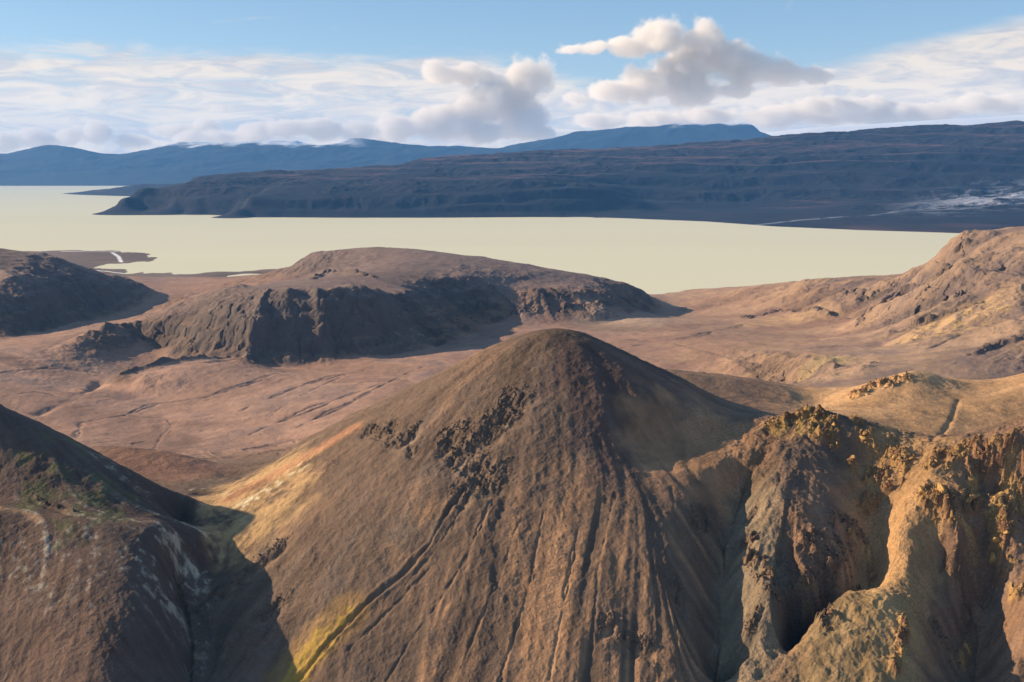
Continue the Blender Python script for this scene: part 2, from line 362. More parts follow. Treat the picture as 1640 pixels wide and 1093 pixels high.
# rills and debris streaks along the fall line
us_h = us[::2]; vs_h = vs[::2]
zh = blur(z, 4, 2)[::2, ::2]
dvr = np.gradient(vs_h)[:, None].astype(np.float32); duc = float(us_h[1]-us_h[0])
gr, gc = np.gradient(zh); gr = gr/dvr**2*duc; gc = gc/duc**2*duc
def streaks(src, steps, stride, gr=gr, gc=gc):
    m = np.hypot(gr, gc)+1e-6; a_, b_ = (gr/m).astype(np.float32), (gc/m).astype(np.float32)
    H, Wd = src.shape
    R0, C0 = np.meshgrid(np.arange(H, dtype=np.float32), np.arange(Wd, dtype=np.float32), indexing='ij')
    acc = src.copy(); n = 1.0
    for sgn in (1, -1):
        r = R0.copy(); c = C0.copy()
        for k in range(steps):
            w = 1-k/steps
            i = np.clip(r, 0, H-1).astype(np.int32)*Wd+np.clip(c, 0, Wd-1).astype(np.int32)
            r += sgn*stride*a_.ravel()[i]; c += sgn*stride*b_.ravel()[i]
            acc += w*bil(src, r, c); n += w*w
    return acc/math.sqrt(n)
rng = np.random.default_rng(7)
def up2(a): return resample(a, len(vs), len(us))
wn = rng.standard_normal(zh.shape).astype(np.float32)
fine = streaks(blur(wn, 1, 1)*2.2, int(26*Q)+4, 1.0)
coarse = streaks(blur(rng.standard_normal(zh.shape).astype(np.float32), max(1, int(4*Q)), 2)*9, int(40*Q)+4, 1.6)
big = streaks(blur(rng.standard_normal(zh.shape).astype(np.float32), max(1, int(9*Q)), 2)*20, int(50*Q)+4, 2.0)
for a in (fine, coarse, big): a -= a.mean(); a /= a.std()
fine, coarse, big = up2(fine), up2(coarse), up2(big)
print('streaks', round(time.time()-T0, 1))
gv, gu = np.gradient(z); slope = np.hypot(gv/(Y*np.gradient(vs)[:, None]), gu/(Y*(us[1]-us[0])))
steep = sstep(slope, 0.10, 0.45)
lump = fbm(X/60, Y/60, 5, 101)
calm = sstep(fbm(X/45, Y/45, 4, 103), -0.35, 0.45)
z += near*steep*(0.055*fine+0.30*calm*np.minimum(coarse, 0.6))+near*lump*2.6*(0.35+0.65*steep)+near*fbm(X/11, Y/11, 5, 105, 0.6)*0.6
broken = near*sstep(U, 0.17, 0.24)*sstep(Y, 590, 560)
z += broken*(2.3*fbm(X/22, Y/22, 4, 107, 0.55, True)+0.75*fbm(X/8, Y/8, 4, 109, 0.6, True))+near*(1-broken)*sstep(slope, 0.35, 0.6)*0.55*fbm(X/7, Y/7, 4, 110, 0.6, True)
# the deeply rilled slopes under the crest at the right of the cone
rill = blob(1020, 950, 0.13, 0.22, 0.5, 7)
rill2 = np.maximum(rill, 0.6*blob(1180, 960, 0.09, 0.2, 0.5, 8)); rill2 = np.maximum(rill2, 0.22*blob(700, 1000, 0.16, 0.14, 0.4, 9))
rill2 = np.maximum(rill2, 0.6*blob(1600, 980, 0.07, 0.2, 0.5, 10))
cut = np.clip(-coarse-0.1, 0, 2.2)**1.3
z -= near*rill2*(1.5*cut*(0.45+calm)+0.8*np.clip(-big, 0, 1.5))
# --- middle ground relief
rm = fbm(X/260, Y/260, 6, 111, 0.52, True)
z += mid*land*(steep*(2.6*np.minimum(big, 0.8)+3.0*np.minimum(coarse, 0.8)+0.8*fine)+rm*(3+7*steep)+fbm(X/90, Y/90, 6, 113, 0.6)*(1.5+6*steep)+fbm(X/38, Y/38, 5, 115, 0.6, True)*(0.6+3.2*steep))
cl = mid*sstep(slope, 0.30, 0.75)*land                    # bedding benches on the cliffs
q = z/17+fbm(X/300, Y/300, 3, 121)*0.9; fr = q-np.floor(q)
z += cl*0.7*((np.floor(q)+sstep(fr, 0.25, 0.95))-q)*17*0.5
# --- gullies and creases drawn where the photograph has them
def carve(d, w, depth): 
    global z
    z = z-depth*np.exp(-(d/w)**2)
g_main = line_d((745, 780), (722, 812), (690, 870), (640, 925), (590, 965), (540, 1015), (490, 1075), (470, 1092), jit=0.004, jf=0.03)
carve(g_main, 0.0017, 1.15); z += 0.5*np.exp(-((g_main-0.0045)/0.002)**2)*near
for L in ([(742, 810), (720, 850), (690, 890), (650, 935)], [(790, 800), (745, 900), (710, 960), (650, 1040), (620, 1090)], [(830, 840), (800, 930), (760, 1020), (730, 1090)], [(870, 820), (850, 930), (830, 1000), (800, 1090)],
          [(700, 900), (640, 960), (560, 1040)], [(985, 790), (960, 900), (950, 1000), (940, 1090)], [(1040, 840), (1045, 950), (1050, 1090)], [(1075, 780), (1085, 870), (1080, 980), (1090, 1090)], [(925, 850), (905, 960), (880, 1090)]):
    carve(line_d(*L, jit=0.005, jf=0.02), 0.0014, 0.6)
carve(line_d((290, 880), (282, 930), (296, 965), (305, 1030), (300, 1090), jit=0.002), 0.003, 3.5)
carve(line_d((340, 950), (310, 975), (285, 960), (240, 955), jit=0.002), 0.0018, 1.5)
carve(line_d((1535, 640), (1525, 670), (1510, 695), (1492, 714), jit=0.003), 0.003, 1.2)
for L, w, dp in (([(60, 668), (120, 640), (160, 615), (240, 598), (330, 582), (430, 572)], 0.004, 6), ([(620, 575), (680, 555), (760, 541), (820, 530)], 0.003, 7), ([(420, 700), (480, 688), (520, 676)], 0.002, 3),
             ([(350, 733), (400, 735), (440, 724), (470, 722)], 0.0016, 2.5), ([(280, 683), (260, 700), (210, 716)], 0.0016, 2), ([(230, 480), (200, 495), (150, 512), (60, 532), (0, 545)], 0.003, 7),
             ([(1090, 585), (1180, 575), (1290, 560), (1350, 555)], 0.0016, 3), ([(1180, 520), (1230, 500), (1330, 500), (1370, 510)], 0.003, 6), ([(1440, 470), (1400, 500), (1370, 530)], 0.003, 8), ([(1560, 470), (1500, 500), (1440, 520)], 0.003, 7),
             ([(1490, 560), (1540, 540), (1640, 525)], 0.003, 5), ([(1520, 430), (1500, 460), (1470, 475)], 0.003, 6), ([(460, 600), (360, 640), (300, 650)], 0.0015, 2), ([(600, 590), (480, 640), (430, 670)], 0.0015, 2), ([(560, 640), (420, 690)], 0.0015, 2)):
    carve(line_d(*L, jit=0.005, jf=0.03), w*(1.3 if dp > 5 else 1.0), dp*(1.5 if L[0][0] > 1100 else 1)*np.clip(0.45+1.1*fbm(X/120, Y/120, 3, 131), 0.05, 1)*(0.8 if dp > 5 else 0.5))
# --- crags: broken blocks standing out of the loose slopes
crag_patch = sstep(gnoise(X/7, Y/7, 191)+0.6*gnoise(X/3, Y/3, 192), -0.45, 0.05)
def crag_d(*line, w=0.012, seed=3): return sstep(line_d(*line, jit=1.0*w, jf=0.012, seed=seed), w*1.35, w*0.4)*(crag_patch if w > 0.0055 else 1)
dark_crag = np.zeros(z.shape, np.float32); gold_crag = dark_crag.copy()
for L, w in (([(582, 690), (600, 684), (612, 692)], 0.005), ([(628, 676), (634, 684)], 0.004), ([(622, 708), (645, 702), (660, 690), (668, 684)], 0.006), ([(652, 716), (662, 722)], 0.003),
             ([(722, 690), (730, 722), (748, 750), (765, 742)], 0.013), ([(735, 712), (760, 735)], 0.013), ([(785, 672), (815, 656), (828, 635)], 0.014), ([(742, 785), (760, 775), (790, 768), (806, 752)], 0.011), ([(760, 700), (790, 690)], 0.008),
             ([(455, 870), (430, 890), (400, 915), (350, 945)], 0.005), ([(410, 985), (440, 970), (460, 950)], 0.006), ([(435, 1005), (425, 1020)], 0.003), ([(965, 1000), (985, 990), (1000, 1010)], 0.007), ([(1110, 830), (1125, 815), (1128, 845)], 0.005),
             ([(1205, 825), (1200, 835)], 0.004), ([(1000, 1015), (1040, 1030)], 0.005), ([(1085, 935), (1090, 950)], 0.005), ([(285, 925), (290, 960)], 0.006), ([(120, 820), (50, 790)], 0.002)):
    dark_crag = np.maximum(dark_crag, crag_d(*L, w=w))
for L, w in (([(1240, 682), (1275, 672), (1300, 665), (1325, 680)], 0.010), ([(1310, 690), (1330, 705)], 0.009), ([(1365, 676), (1375, 680)], 0.005), ([(1395, 700), (1430, 730), (1450, 745)], 0.009), ([(1370, 760), (1410, 770), (1400, 800)], 0.009),
             ([(1380, 820), (1410, 790), (1440, 775)], 0.008), ([(1510, 740), (1560, 745), (1580, 790), (1560, 830)], 0.017), ([(1480, 800), (1520, 815), (1560, 850)], 0.012), ([(1600, 750), (1640, 770), (1660, 790)], 0.018), ([(1600, 800), (1610, 850)], 0.015),
             ([(1450, 1000), (1445, 1030), (1435, 1080)], 0.006),
             ([(1375, 632), (1410, 618), (1450, 607)], 0.010), ([(1390, 620), (1430, 610)], 0.009), ([(1600, 900), (1620, 930), (1630, 970)], 0.006), ([(1540, 1070), (1550, 1040)], 0.005), ([(1390, 890), (1400, 935)], 0.003)):
    gold_crag = np.maximum(gold_crag, crag_d(*L, w=w, seed=13))
rust_crag = np.zeros(z.shape, np.float32)
for L, w in (([(1196, 870), (1215, 910), (1240, 955), (1262, 985), (1300, 1000), (1330, 1000)], 0.008), ([(1280, 985), (1310, 965), (1340, 960)], 0.010), ([(1345, 870), (1360, 885)], 0.007), ([(1310, 900), (1350, 895)], 0.008), ([(1210, 985), (1200, 1010)], 0.006), ([(1300, 870), (1330, 900), (1362, 935)], 0.011), ([(1280, 945), (1325, 962)], 0.011), ([(1335, 835), (1372, 860)], 0.009), ([(1520, 905), (1545, 950), (1550, 1000)], 0.007), ([(1500, 1010), (1530, 1060)], 0.007)):
    rust_crag = np.maximum(rust_crag, crag_d(*L, w=w, seed=23))
wxn = X+2.0*gnoise(X/5, Y/5, 201); wyn = Y+2.0*gnoise(X/5, Y/5, 202)
f1, f2, cid = cells(wxn/5.5, wyn/4.2, 211)
f1b, f2b, cidb = cells(wxn/2.0, wyn/1.7, 213)
blk = (cid-0.42)*5.2-1.3*sstep(f2-f1, 0.16, 0.0)+(cidb-0.45)*1.9-0.5*sstep(f2b-f1b, 0.2, 0.0)
rough = fbm(X/9, Y/9, 5, 221, 0.6, True)*1.6
crag = np.maximum(dark_crag, np.maximum(gold_crag, rust_crag))*near
sh_ = max(2, int(9*Q)); scar = blur(np.roll(dark_crag, -sh_, axis=0), max(1, int(3*Q)), 2)*near; z -= 2.6*scar
z += crag*(0.75*blk+1.3*rough)*(1-0.4*dark_crag)+dark_crag*near*-0.6+gold_crag*near*0.8
mc = mid*sstep(slope, 0.38, 0.8)*land; f1c, f2c, cidc = cells(X/26+fbm(X/30, Y/30, 2, 230), Y/22, 231)
z += mc*((cidc-0.45)*3.5-2.5*sstep(f2c-f1c, 0.15, 0))
ledge = np.zeros(z.shape, np.float32)
for L, w in (([(1345, 474), (1395, 478), (1440, 458)], 0.010), ([(1190, 512), (1250, 500), (1330, 503)], 0.006), ([(1375, 528), (1400, 505), (1445, 475)], 0.006), ([(1500, 450), (1520, 420), (1545, 400)], 0.008), ([(1430, 540), (1480, 520), (1560, 500)], 0.006),
             ([(1560, 570), (1600, 555), (1640, 545)], 0.007), ([(1470, 500), (1530, 480), (1600, 440)], 0.006), ([(850, 470), (920, 480), (1000, 485)], 0.010), ([(770, 480), (800, 510), (850, 500)], 0.010), ([(900, 500), (960, 496), (1020, 490)], 0.008), ([(500, 450), (520, 444), (600, 448)], 0.004), ([(1300, 610), (1340, 600)], 0.004)):
    ledge = np.maximum(ledge, sstep(line_d(*L, jit=0.8*w, jf=0.02, seed=33), w*1.3, w*0.3))
ledge *= mid*land
z += ledge*((cidc-0.4)*9-3*sstep(f2c-f1c, 0.15, 0)+3*fbm(X/22, Y/22, 5, 235, 0.6, True))
# stones lying about below the crags
scat = sstep(blur(crag, max(2, int(9*Q)), 2), 0.02, 0.35)*near
f1d, f2d, cidd = cells(X/1.7, Y/1.7, 241)
z += scat*(cidd > 0.62)*np.sqrt(np.clip(0.10-f1d*f1d, 0, 1))*1.9
# sandy flats by the shore stay low
z = np.where((zs < 4) & (Y > 2000), np.minimum(z, zs+0.8)+np.where(Y > 2450, fbm(X/130, Y/330, 4, 251)*2.6, 0), z)
print('relief', round(time.time()-T0, 1))

# ------------------------------------------------------------------ the colours of the ground itself, with water reflections painted at the shore
def paint(c, m): 
    global col
    m = np.clip(m, 0, 1)[..., None]; col += (np.array(c, np.float32)-col)*m
n_a = fbm(X/70, Y/70, 5, 301); n_b = fbm(X/14, Y/14, 5, 303); n_c = fbm(X/4, Y/4, 4, 305)
st_ = 0.5*fine+0.6*coarse
col[:] = (0.145, 0.098, 0.070)
paint((0.225, 0.128, 0.078), sstep(n_a*0.8+0.25*st_+(U-0.0)*1.2, -0.05, 0.65)*0.8)          # warmer to the right
paint((0.098, 0.080, 0.065), sstep(n_b+0.3*st_, 0.1, 0.7)*0.5)
paint((0.27, 0.155, 0.075), 0.55*blob(800, 540, 0.10, 0.10, 0.5, 21))                     # rusty summit
paint((0.105, 0.066, 0.055), 0.75*blob(990, 620, 0.07, 0.12, 0.6, 22))
paint((0.36, 0.20, 0.105), 0.75*blob(1120, 720, 0.08, 0.07, 0.6, 23)); paint((0.34, 0.19, 0.10), 0.65*blob(930, 1000, 0.18, 0.16, 0.8, 24)*sstep(st_, -0.5, 1.0))
paint((0.38, 0.225, 0.105), 0.8*np.maximum(blob(1430, 900, 0.05, 0.2, 0.5, 25), blob(1440, 790, 0.06, 0.09, 0.4, 26))); paint((0.30, 0.21, 0.10), 0.6*blob(1370, 1030, 0.07, 0.09, 0.4, 27))
paint((0.20, 0.165, 0.11), 0.6*blob(1200, 960, 0.035, 0.16, 0.3, 28))
paint((0.42, 0.250, 0.125), 0.9*near*sstep(Y, 585, 625)*sstep(U, 0.22, 0.29))              # tan hill
# left hill
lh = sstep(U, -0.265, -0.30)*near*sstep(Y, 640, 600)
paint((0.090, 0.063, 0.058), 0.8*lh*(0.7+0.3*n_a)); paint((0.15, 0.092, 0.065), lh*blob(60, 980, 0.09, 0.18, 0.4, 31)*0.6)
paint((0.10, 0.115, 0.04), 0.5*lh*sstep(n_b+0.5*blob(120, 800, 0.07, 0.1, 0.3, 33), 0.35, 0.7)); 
pale = np.maximum(blob(290, 860, 0.055, 0.045, 0.4, 35), np.maximum(0.75*blob(240, 900, 0.05, 0.05, 0.4, 36), 0.7*blob(100, 815, 0.07, 0.03, 0.4, 37)))
pale = np.maximum(pale, 0.6*blob(250, 780, 0.06, 0.05, 0.4, 38))
paint((0.42, 0.37, 0.28), lh*np.maximum(pale, 0.55*blob(170, 860, 0.13, 0.10, 0.6, 39))*sstep(n_c*1.2+0.25*st_+0.45*n_b+0.5*fbm(X/1.6, Y/1.6, 3, 331), 0.1, 0.7)*0.75)
paint((0.40, 0.24, 0.13), 0.7*near*sstep(line_d((-20, 812), (30, 818), (62, 832), jit=0.004), 0.008, 0.0))
# sulphur saddle
sad = np.maximum(blob(400, 790, 0.07, 0.12, 0.4, 41), blob(360, 850, 0.03, 0.05, 0.4, 42))*near*sstep(U, -0.31, -0.285)
paint((0.43, 0.275, 0.13), sad*0.8*sstep(n_b+0.5*n_c+0.2*st_, -0.7, 0.1)); 
sul = np.maximum(sstep(line_d((330, 868), (350, 850), (385, 815), (440, 780), (480, 750), jit=0.008, jf=0.015), 0.014, 0.002), np.maximum(sstep(line_d((315, 785), (345, 795), (360, 800), jit=0.006), 0.010, 0.002), 0.4*blob(352, 850, 0.026, 0.04, 0.5, 44)))
paint((0.74, 0.62, 0.42), near*sul*sstep(st_+n_c*1.8, -0.9, 0.5)*0.9*sstep(line_d((325, 800), (345, 830), (365, 860)), 0.012, 0.035)*sstep(U, -0.315, -0.295))
paint((0.36, 0.17, 0.09), 0.6*near*sstep(line_d((370, 800), (470, 745), (560, 690), jit=0.006), 0.02, 0.004))
paint((0.23, 0.12, 0.08), 0.8*blob(260, 730, 0.07, 0.10, 0.3, 45)*sstep(Y, 600, 650)*(1-sstep(Y, 790, 850)))
# yellow moss by the rill
moss = sstep(line_d((556, 984), (535, 1005), (505, 1030), (480, 1060), (455, 1092), (440, 1120), jit=0.004, jf=0.012), 0.026, 0.014)*1.0
mossd = np.maximum(sstep(line_d((556, 984), (540, 1000), (520, 1020), (505, 1040), jit=0.005, jf=0.008), 0.008, 0.003), sstep(line_d((515, 1030), (490, 1060), (470, 1092), (455, 1125), jit=0.006, jf=0.008), 0.016, 0.009))
paint((0.40, 0.27, 0.04), near*mossd*sstep(n_c+0.5*n_b+0.25*st_, -0.55, -0.05)*0.9); paint((0.34, 0.20, 0.07), 0.5*near*moss)
# middle ground
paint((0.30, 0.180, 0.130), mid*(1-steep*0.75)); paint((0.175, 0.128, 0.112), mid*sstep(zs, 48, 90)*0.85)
paint((0.39, 0.235, 0.165), mid*0.75*np.maximum(blob(480, 640, 0.16, 0.22, 0.35, 51), blob(150, 610, 0.14, 0.10, 0.4, 53))*sstep(steep, 0.5, 0.2)*sstep(0.5*st_+n_a, -1.2, 0.8))
paint((0.16, 0.115, 0.10), mid*0.5*sstep(0.6*coarse+0.9*n_a+0.6*fbm(X/30, Y/90, 4, 311), 0.35, 1.0)*(1-steep))
for L in ([(60, 690), (130, 680), (200, 668), (265, 672), (280, 690), (255, 708), (215, 716)], [(200, 668), (250, 650), (330, 640), (420, 612)], [(350, 732), (400, 722), (470, 706), (520, 690)], [(0, 600), (90, 592), (160, 600)], [(0, 640), (60, 628), (110, 640)],
          [(560, 600), (470, 625), (390, 660)], [(640, 610), (520, 650), (400, 700)], [(680, 590), (560, 650), (470, 690)], [(960, 540), (1080, 552), (1200, 590)], [(1090, 580), (1180, 572), (1290, 560), (1350, 555)], [(1000, 560), (1120, 540), (1230, 505)]):
    dl = line_d(*L, jit=0.010, jf=0.05)
    paint((0.13, 0.095, 0.085), mid*0.75*sstep(dl, 0.0035, 0.0006)*np.clip(0.7+fbm(X/80, Y/80, 3, 321), 0, 1)); z -= mid*1.0*np.exp(-(dl/0.0022)**2)
rr = mid*sstep(U, 0.08, 0.18); paint((0.34, 0.220, 0.135), rr*0.75*sstep(n_a+0.3*st_, -0.5, 0.5)); paint((0.42, 0.27, 0.12), rr*0.8*np.maximum(blob(1530, 525, 0.06, 0.06, 0.5, 55), 0.6*blob(1250, 515, 0.05, 0.04, 0.5, 56))*sstep(n_b, -0.3, 0.3))
paint((0.30, 0.25, 0.08), mid*0.3*blob(1320, 590, 0.03, 0.04, 0.5, 57))
paint((0.30, 0.21, 0.15), 0.7*blob(990, 520, 0.05, 0.08, 0.4, 58)*mid)
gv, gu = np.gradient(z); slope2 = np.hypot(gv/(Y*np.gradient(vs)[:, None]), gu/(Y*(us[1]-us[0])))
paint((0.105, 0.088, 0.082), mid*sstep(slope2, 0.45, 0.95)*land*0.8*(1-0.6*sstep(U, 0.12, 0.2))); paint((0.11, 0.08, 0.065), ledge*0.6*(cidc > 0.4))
paint((0.13, 0.105, 0.09), mid*sstep(zs, 6, 2)*0.85)
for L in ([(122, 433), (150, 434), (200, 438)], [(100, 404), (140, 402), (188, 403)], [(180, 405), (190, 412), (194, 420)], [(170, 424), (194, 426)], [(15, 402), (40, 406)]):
    paint((0.80, 0.80, 0.80), sstep(near_line(us, vs, [Z(a, b, 1.0) for a, b in L], 1), 0.0026, 0.001)*mid)  # white slivers: reflections off the lake water painted into the shore colour
# rock colours of the crags
paint((0.20, 0.145, 0.10), scar*0.5*(n_c > -0.1)); paint((0.115, 0.080, 0.060), dark_crag*near*0.7); paint((0.16, 0.11, 0.08), dark_crag*near*(cid > 0.6)*0.6)
paint((0.14, 0.09, 0.06), rust_crag*near*0.8); paint((0.27, 0.165, 0.085), rust_crag*near*sstep(n_b+0.3*n_c, 0.1, 0.5)*0.7)
gc_ = gold_crag*near
paint((0.30, 0.175, 0.075), gc_*0.85); paint((0.46, 0.28, 0.10), gc_*sstep(n_b+0.3*n_c, 0.0, 0.5)*0.8); paint((0.15, 0.075, 0.05), gc_*(cid > 0.66)*0.8)
paint((0.46, 0.29, 0.09), 0.7*blob(1275, 680, 0.03, 0.02, 0.5, 61)*near*sstep(n_c, -0.2, 0.2))
col *= np.clip(1+0.06*fine*near+0.10*coarse+0.16*n_c*near+0.16*n_b, 0.45, 1.7)[..., None]
col = np.clip(col, 0.01, 0.85)
print('colour', round(time.time()-T0, 1))
#ENDDETAIL

def grid_mesh(name, X, Y, Z_, col, mat, mask=None, attrs=None, normals=None):
    H, Wd = Z_.shape
    idx = np.arange(H*Wd).reshape(H, Wd)
    quads = np.stack([idx[:-1, :-1], idx[:-1, 1:], idx[1:, 1:], idx[1:, :-1]], -1).reshape(-1, 4)
    if mask is not None: quads = quads[mask.reshape(-1)]
    used = np.unique(quads); remap = np.zeros(H*Wd, np.int32); remap[used] = np.arange(len(used)); quads = remap[quads]
    co = np.stack([X.ravel()[used], Y.ravel()[used], Z_.ravel()[used]], -1).astype(np.float32)
    me = bpy.data.meshes.new(name)
    me.vertices.add(len(co)); me.vertices.foreach_set('co', co.ravel())
    me.loops.add(len(quads)*4); me.loops.foreach_set('vertex_index', quads.ravel().astype(np.int32))
    me.polygons.add(len(quads)); me.polygons.foreach_set('loop_start', np.arange(0, len(quads)*4, 4, dtype=np.int32))
    me.polygons.foreach_set('loop_total', np.full(len(quads), 4, np.int32))
    me.update(calc_edges=True)
    me.polygons.foreach_set('use_smooth', np.ones(len(quads), bool))
    a = me.color_attributes.new('tint', 'FLOAT_COLOR', 'POINT')
    c4 = np.ones((len(co), 4), np.float32); c4[:, :3] = col.reshape(-1, 3)[used]
    a.data.foreach_set('color', c4.ravel())
    if attrs:
        for k, v in attrs.items():
            at = me.attributes.new(k, 'FLOAT', 'POINT'); at.data.foreach_set('value', v.ravel()[used].astype(np.float32))
    if normals is not None:
        me.normals_split_custom_set_from_vertices(normals.reshape(-1, 3)[used])
    me.materials.append(mat)
    o = bpy.data.objects.new(name, me); C.objects.link(o); o['kind'] = 'structure'
    return o
def ground_mat():
    m = bpy.data.materials.new('ground'); m.use_nodes = True; N = NT(m.node_tree)
    at = N.n('ShaderNodeAttribute', attribute_name='tint')
    tc = N.n('ShaderNodeTexCoord').outputs['Object']
    grain = N.noise(tc, 0.9, 6, 0.65); patch = N.noise(tc, 0.06, 5, 0.6)
    grit = N.n('ShaderNodeAttribute', attribute_name='grit').outputs['Fac']
    k = N.m('MULTIPLY', N.m('ADD', 1.0, N.m('MULTIPLY', N.m('SUBTRACT', grain, 0.5), N.m('MULTIPLY', grit, 1.9))), N.m('MULTIPLY_ADD', patch, 0.5, 0.75))
    base = N.vm('SCALE', at.outputs['Color'], k)
    hgt = N.m('ADD', N.m('MULTIPLY', N.noise(tc, 0.045, 11, 0.66), 6.5), N.m('MULTIPLY', N.noise(tc, 0.55, 6, 0.68), 0.75))
    bump = N.n('ShaderNodeBump', ins={'Height': N.m('MULTIPLY', hgt, N.m('MULTIPLY_ADD', grit, 0.75, 0.25)), 'Strength': 0.8, 'Distance': 1.0})
    bs = N.n('ShaderNodeBsdfPrincipled', ins={'Base Color': base, 'Roughness': 0.95, 'Normal': bump.outputs[0]})
    bs.inputs['Specular IOR Level'].default_value = 0.15
    N.n('ShaderNodeOutputMaterial', ins={'Surface': bs.outputs[0]})
    return m
GM = ground_mat()
# the hills and the valley between them are objects of their own, sharing one skin
def u_of(line):                                   # u as a function of v along a crease
    q = sorted([uvz(P(*p)) for p in line], key=lambda t: t[1]); return np.interp(V[:, 0], [t[1] for t in q], [t[0] for t in q]).astype(np.float32)[:, None]
cr1 = u_of([(303, 1093, 438), (310, 1020, 457), (298, 960, 475), (290, 925, 488), (306, 890, 503), (332, 858, 520), (365, 825, 548), (330, 800, 590), (60, 745, 650)])
cr2 = u_of([(1130, 1093, 422), (1138, 1000, 447), (1152, 930, 469), (1176, 850, 495), (1194, 790, 514), (1190, 740, 528), (1210, 690, 555), (1270, 662, 580)])
edge_n = fbm(X/60, Y/60, 3, 501)
reg = np.zeros(z.shape, np.int8)                                                        # 0 valley
isn = (Y < 655+25*edge_n)
reg[isn & (U < cr1) & (Y < 640)] = 1
reg[isn & (U >= cr1) & (U < cr2)] = 2
reg[isn & (U >= cr2) & (Y < 575)] = 3
reg[(Y >= 575) & (Y < 860) & (U > cr2) & (U > 0.23)] = 4
reg[(Y >= 575) & (Y < 860) & (U > 0.12) & (U <= 0.23) & ~isn] = 4
big_z = blur(zs, 3, 1)+6*edge_n
reg[(Y > 1350) & (big_z > 42) & (U < -0.32)] = 5
reg[(Y > 1300) & (big_z > 42) & (U >= -0.34) & (U < 0.135)] = 6
reg[(Y > 980) & (big_z > 52) & (U > 0.135)] = 7
rq = reg[:-1, :-1]
gvz, guz = np.gradient(z); dvv = np.gradient(vs)[:, None]; duu = us[1]-us[0]
zu = guz/duu; zv = gvz/dvv                       # X = uY, Y = e^v
nx = -zu; ny = -(zv-U*zu); nz_ = Y+0*z
nn = np.stack([nx, ny, nz_], -1); nn /= np.linalg.norm(nn, axis=-1)[..., None]; nn = nn.astype(np.float32)
ATT = {'grit': near*(0.30+0.75*calm*sstep(n_a, -0.6, 0.5)+0.3*broken)+mid*(0.15+0.7*steep)+0.2*crag}
for k, (nm, lab) in enumerate([('valley_floor', 'pinkish tan valley plain behind the cone, crossed by faint stream channels'), ('dark_hill', 'dark purple brown hill with pale patches at the lower left'), ('cone_hill', 'large brown rounded cone in the middle of the foreground'),
        ('craggy_ridge', 'eroded ridge with golden crags and dark gullies at the lower right'), ('tan_hill', 'smooth tan hill with a rocky cap behind the golden crags'), ('shore_hill', 'shaded rocky hill at the left edge beside the lake'),
        ('lakeside_hill', 'long flat-topped hill with a shaded cliff in front of the lake'), ('lake_ridge', 'tan rocky hillside climbing to the right edge above the lake')]):
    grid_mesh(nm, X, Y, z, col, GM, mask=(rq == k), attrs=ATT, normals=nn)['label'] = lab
def simple_mat(name, color, rough=0.8, spec=0.5):
    m = bpy.data.materials.new(name); m.use_nodes = True; N = NT(m.node_tree)
    bs = N.n('ShaderNodeBsdfPrincipled', ins={'Base Color': color+(1,), 'Roughness': rough, 'Specular IOR Level': spec}); N.n('ShaderNodeOutputMaterial', ins={'Surface': bs.outputs[0]})
    return m
# ------------------------------------------------------------------ rocks: broken blocks in the crags, and loose rubble
import bmesh
def rock_mat(name, c1, c2):
    m = bpy.data.materials.new(name); m.use_nodes = True; N = NT(m.node_tree)
    tc = N.n('ShaderNodeTexCoord').outputs['Object']; rnd = N.n('ShaderNodeObjectInfo').outputs['Random']
    n1 = N.noise(tc, 1.3, 6, 0.65)
    cc = N.mix(N.ss(N.m('ADD', n1, N.m('MULTIPLY', N.m('SUBTRACT', rnd, 0.5), 0.25)), 0.35, 0.65), c1+(1,), c2+(1,))
    bp = N.n('ShaderNodeBump', ins={'Height': N.noise(tc, 2.5, 8, 0.7), 'Strength': 0.8, 'Distance': 0.35})
    bs = N.n('ShaderNodeBsdfPrincipled', ins={'Base Color': cc, 'Roughness': 0.93, 'Normal': bp.outputs[0], 'Specular IOR Level': 0.15})
    N.n('ShaderNodeOutputMaterial', ins={'Surface': bs.outputs[0]}); return m
RM = {'dark': rock_mat('dark_basalt', (0.085, 0.063, 0.049), (0.17, 0.12, 0.083)), 'gold': rock_mat('ochre_rock', (0.20, 0.11, 0.05), (0.44, 0.27, 0.10)),
      'rust': rock_mat('rusty_rock', (0.07, 0.045, 0.036), (0.22, 0.13, 0.075))}
rr_ = np.random.default_rng(42)
def hull(seed, npt=15):
    g = np.random.default_rng(seed); bm = bmesh.new()
    q = g.standard_normal((npt, 3)); q /= np.linalg.norm(q, axis=1)[:, None]; q *= (0.5*g.uniform(0.72, 1.0, (npt, 1)))*np.array([1.0, g.uniform(0.6, 0.95), g.uniform(0.5, 0.9)])
    for p in q: bm.verts.new(p)
    r = bmesh.ops.convex_hull(bm, input=bm.verts); bmesh.ops.delete(bm, geom=[e for e in r['geom_interior'] if isinstance(e, bmesh.types.BMVert)], context='VERTS')
    return bm
ROCKS = {}
for kind in RM:
    for k in range(7):
        bm = hull(100+k*3+len(kind)); bmesh.ops.subdivide_edges(bm, edges=bm.edges[:], cuts=1, use_grid_fill=True)
        g = np.random.default_rng(k+9)
        for v in bm.verts: v.co *= 1+float(g.normal(0, 0.05))
        me = bpy.data.meshes.new('boulder'); bm.to_mesh(me); bm.free(); me.materials.append(RM[kind]); ROCKS[kind, k] = me
def pick(mask, n, seed):
    g = np.random.default_rng(seed); w = (mask*(mask > 0.35)).ravel().astype(np.float64)*np.exp(2*V.ravel()); w /= w.sum()
    i = g.choice(len(w), n, p=w); r, c = np.divmod(i, z.shape[1]); return r, c
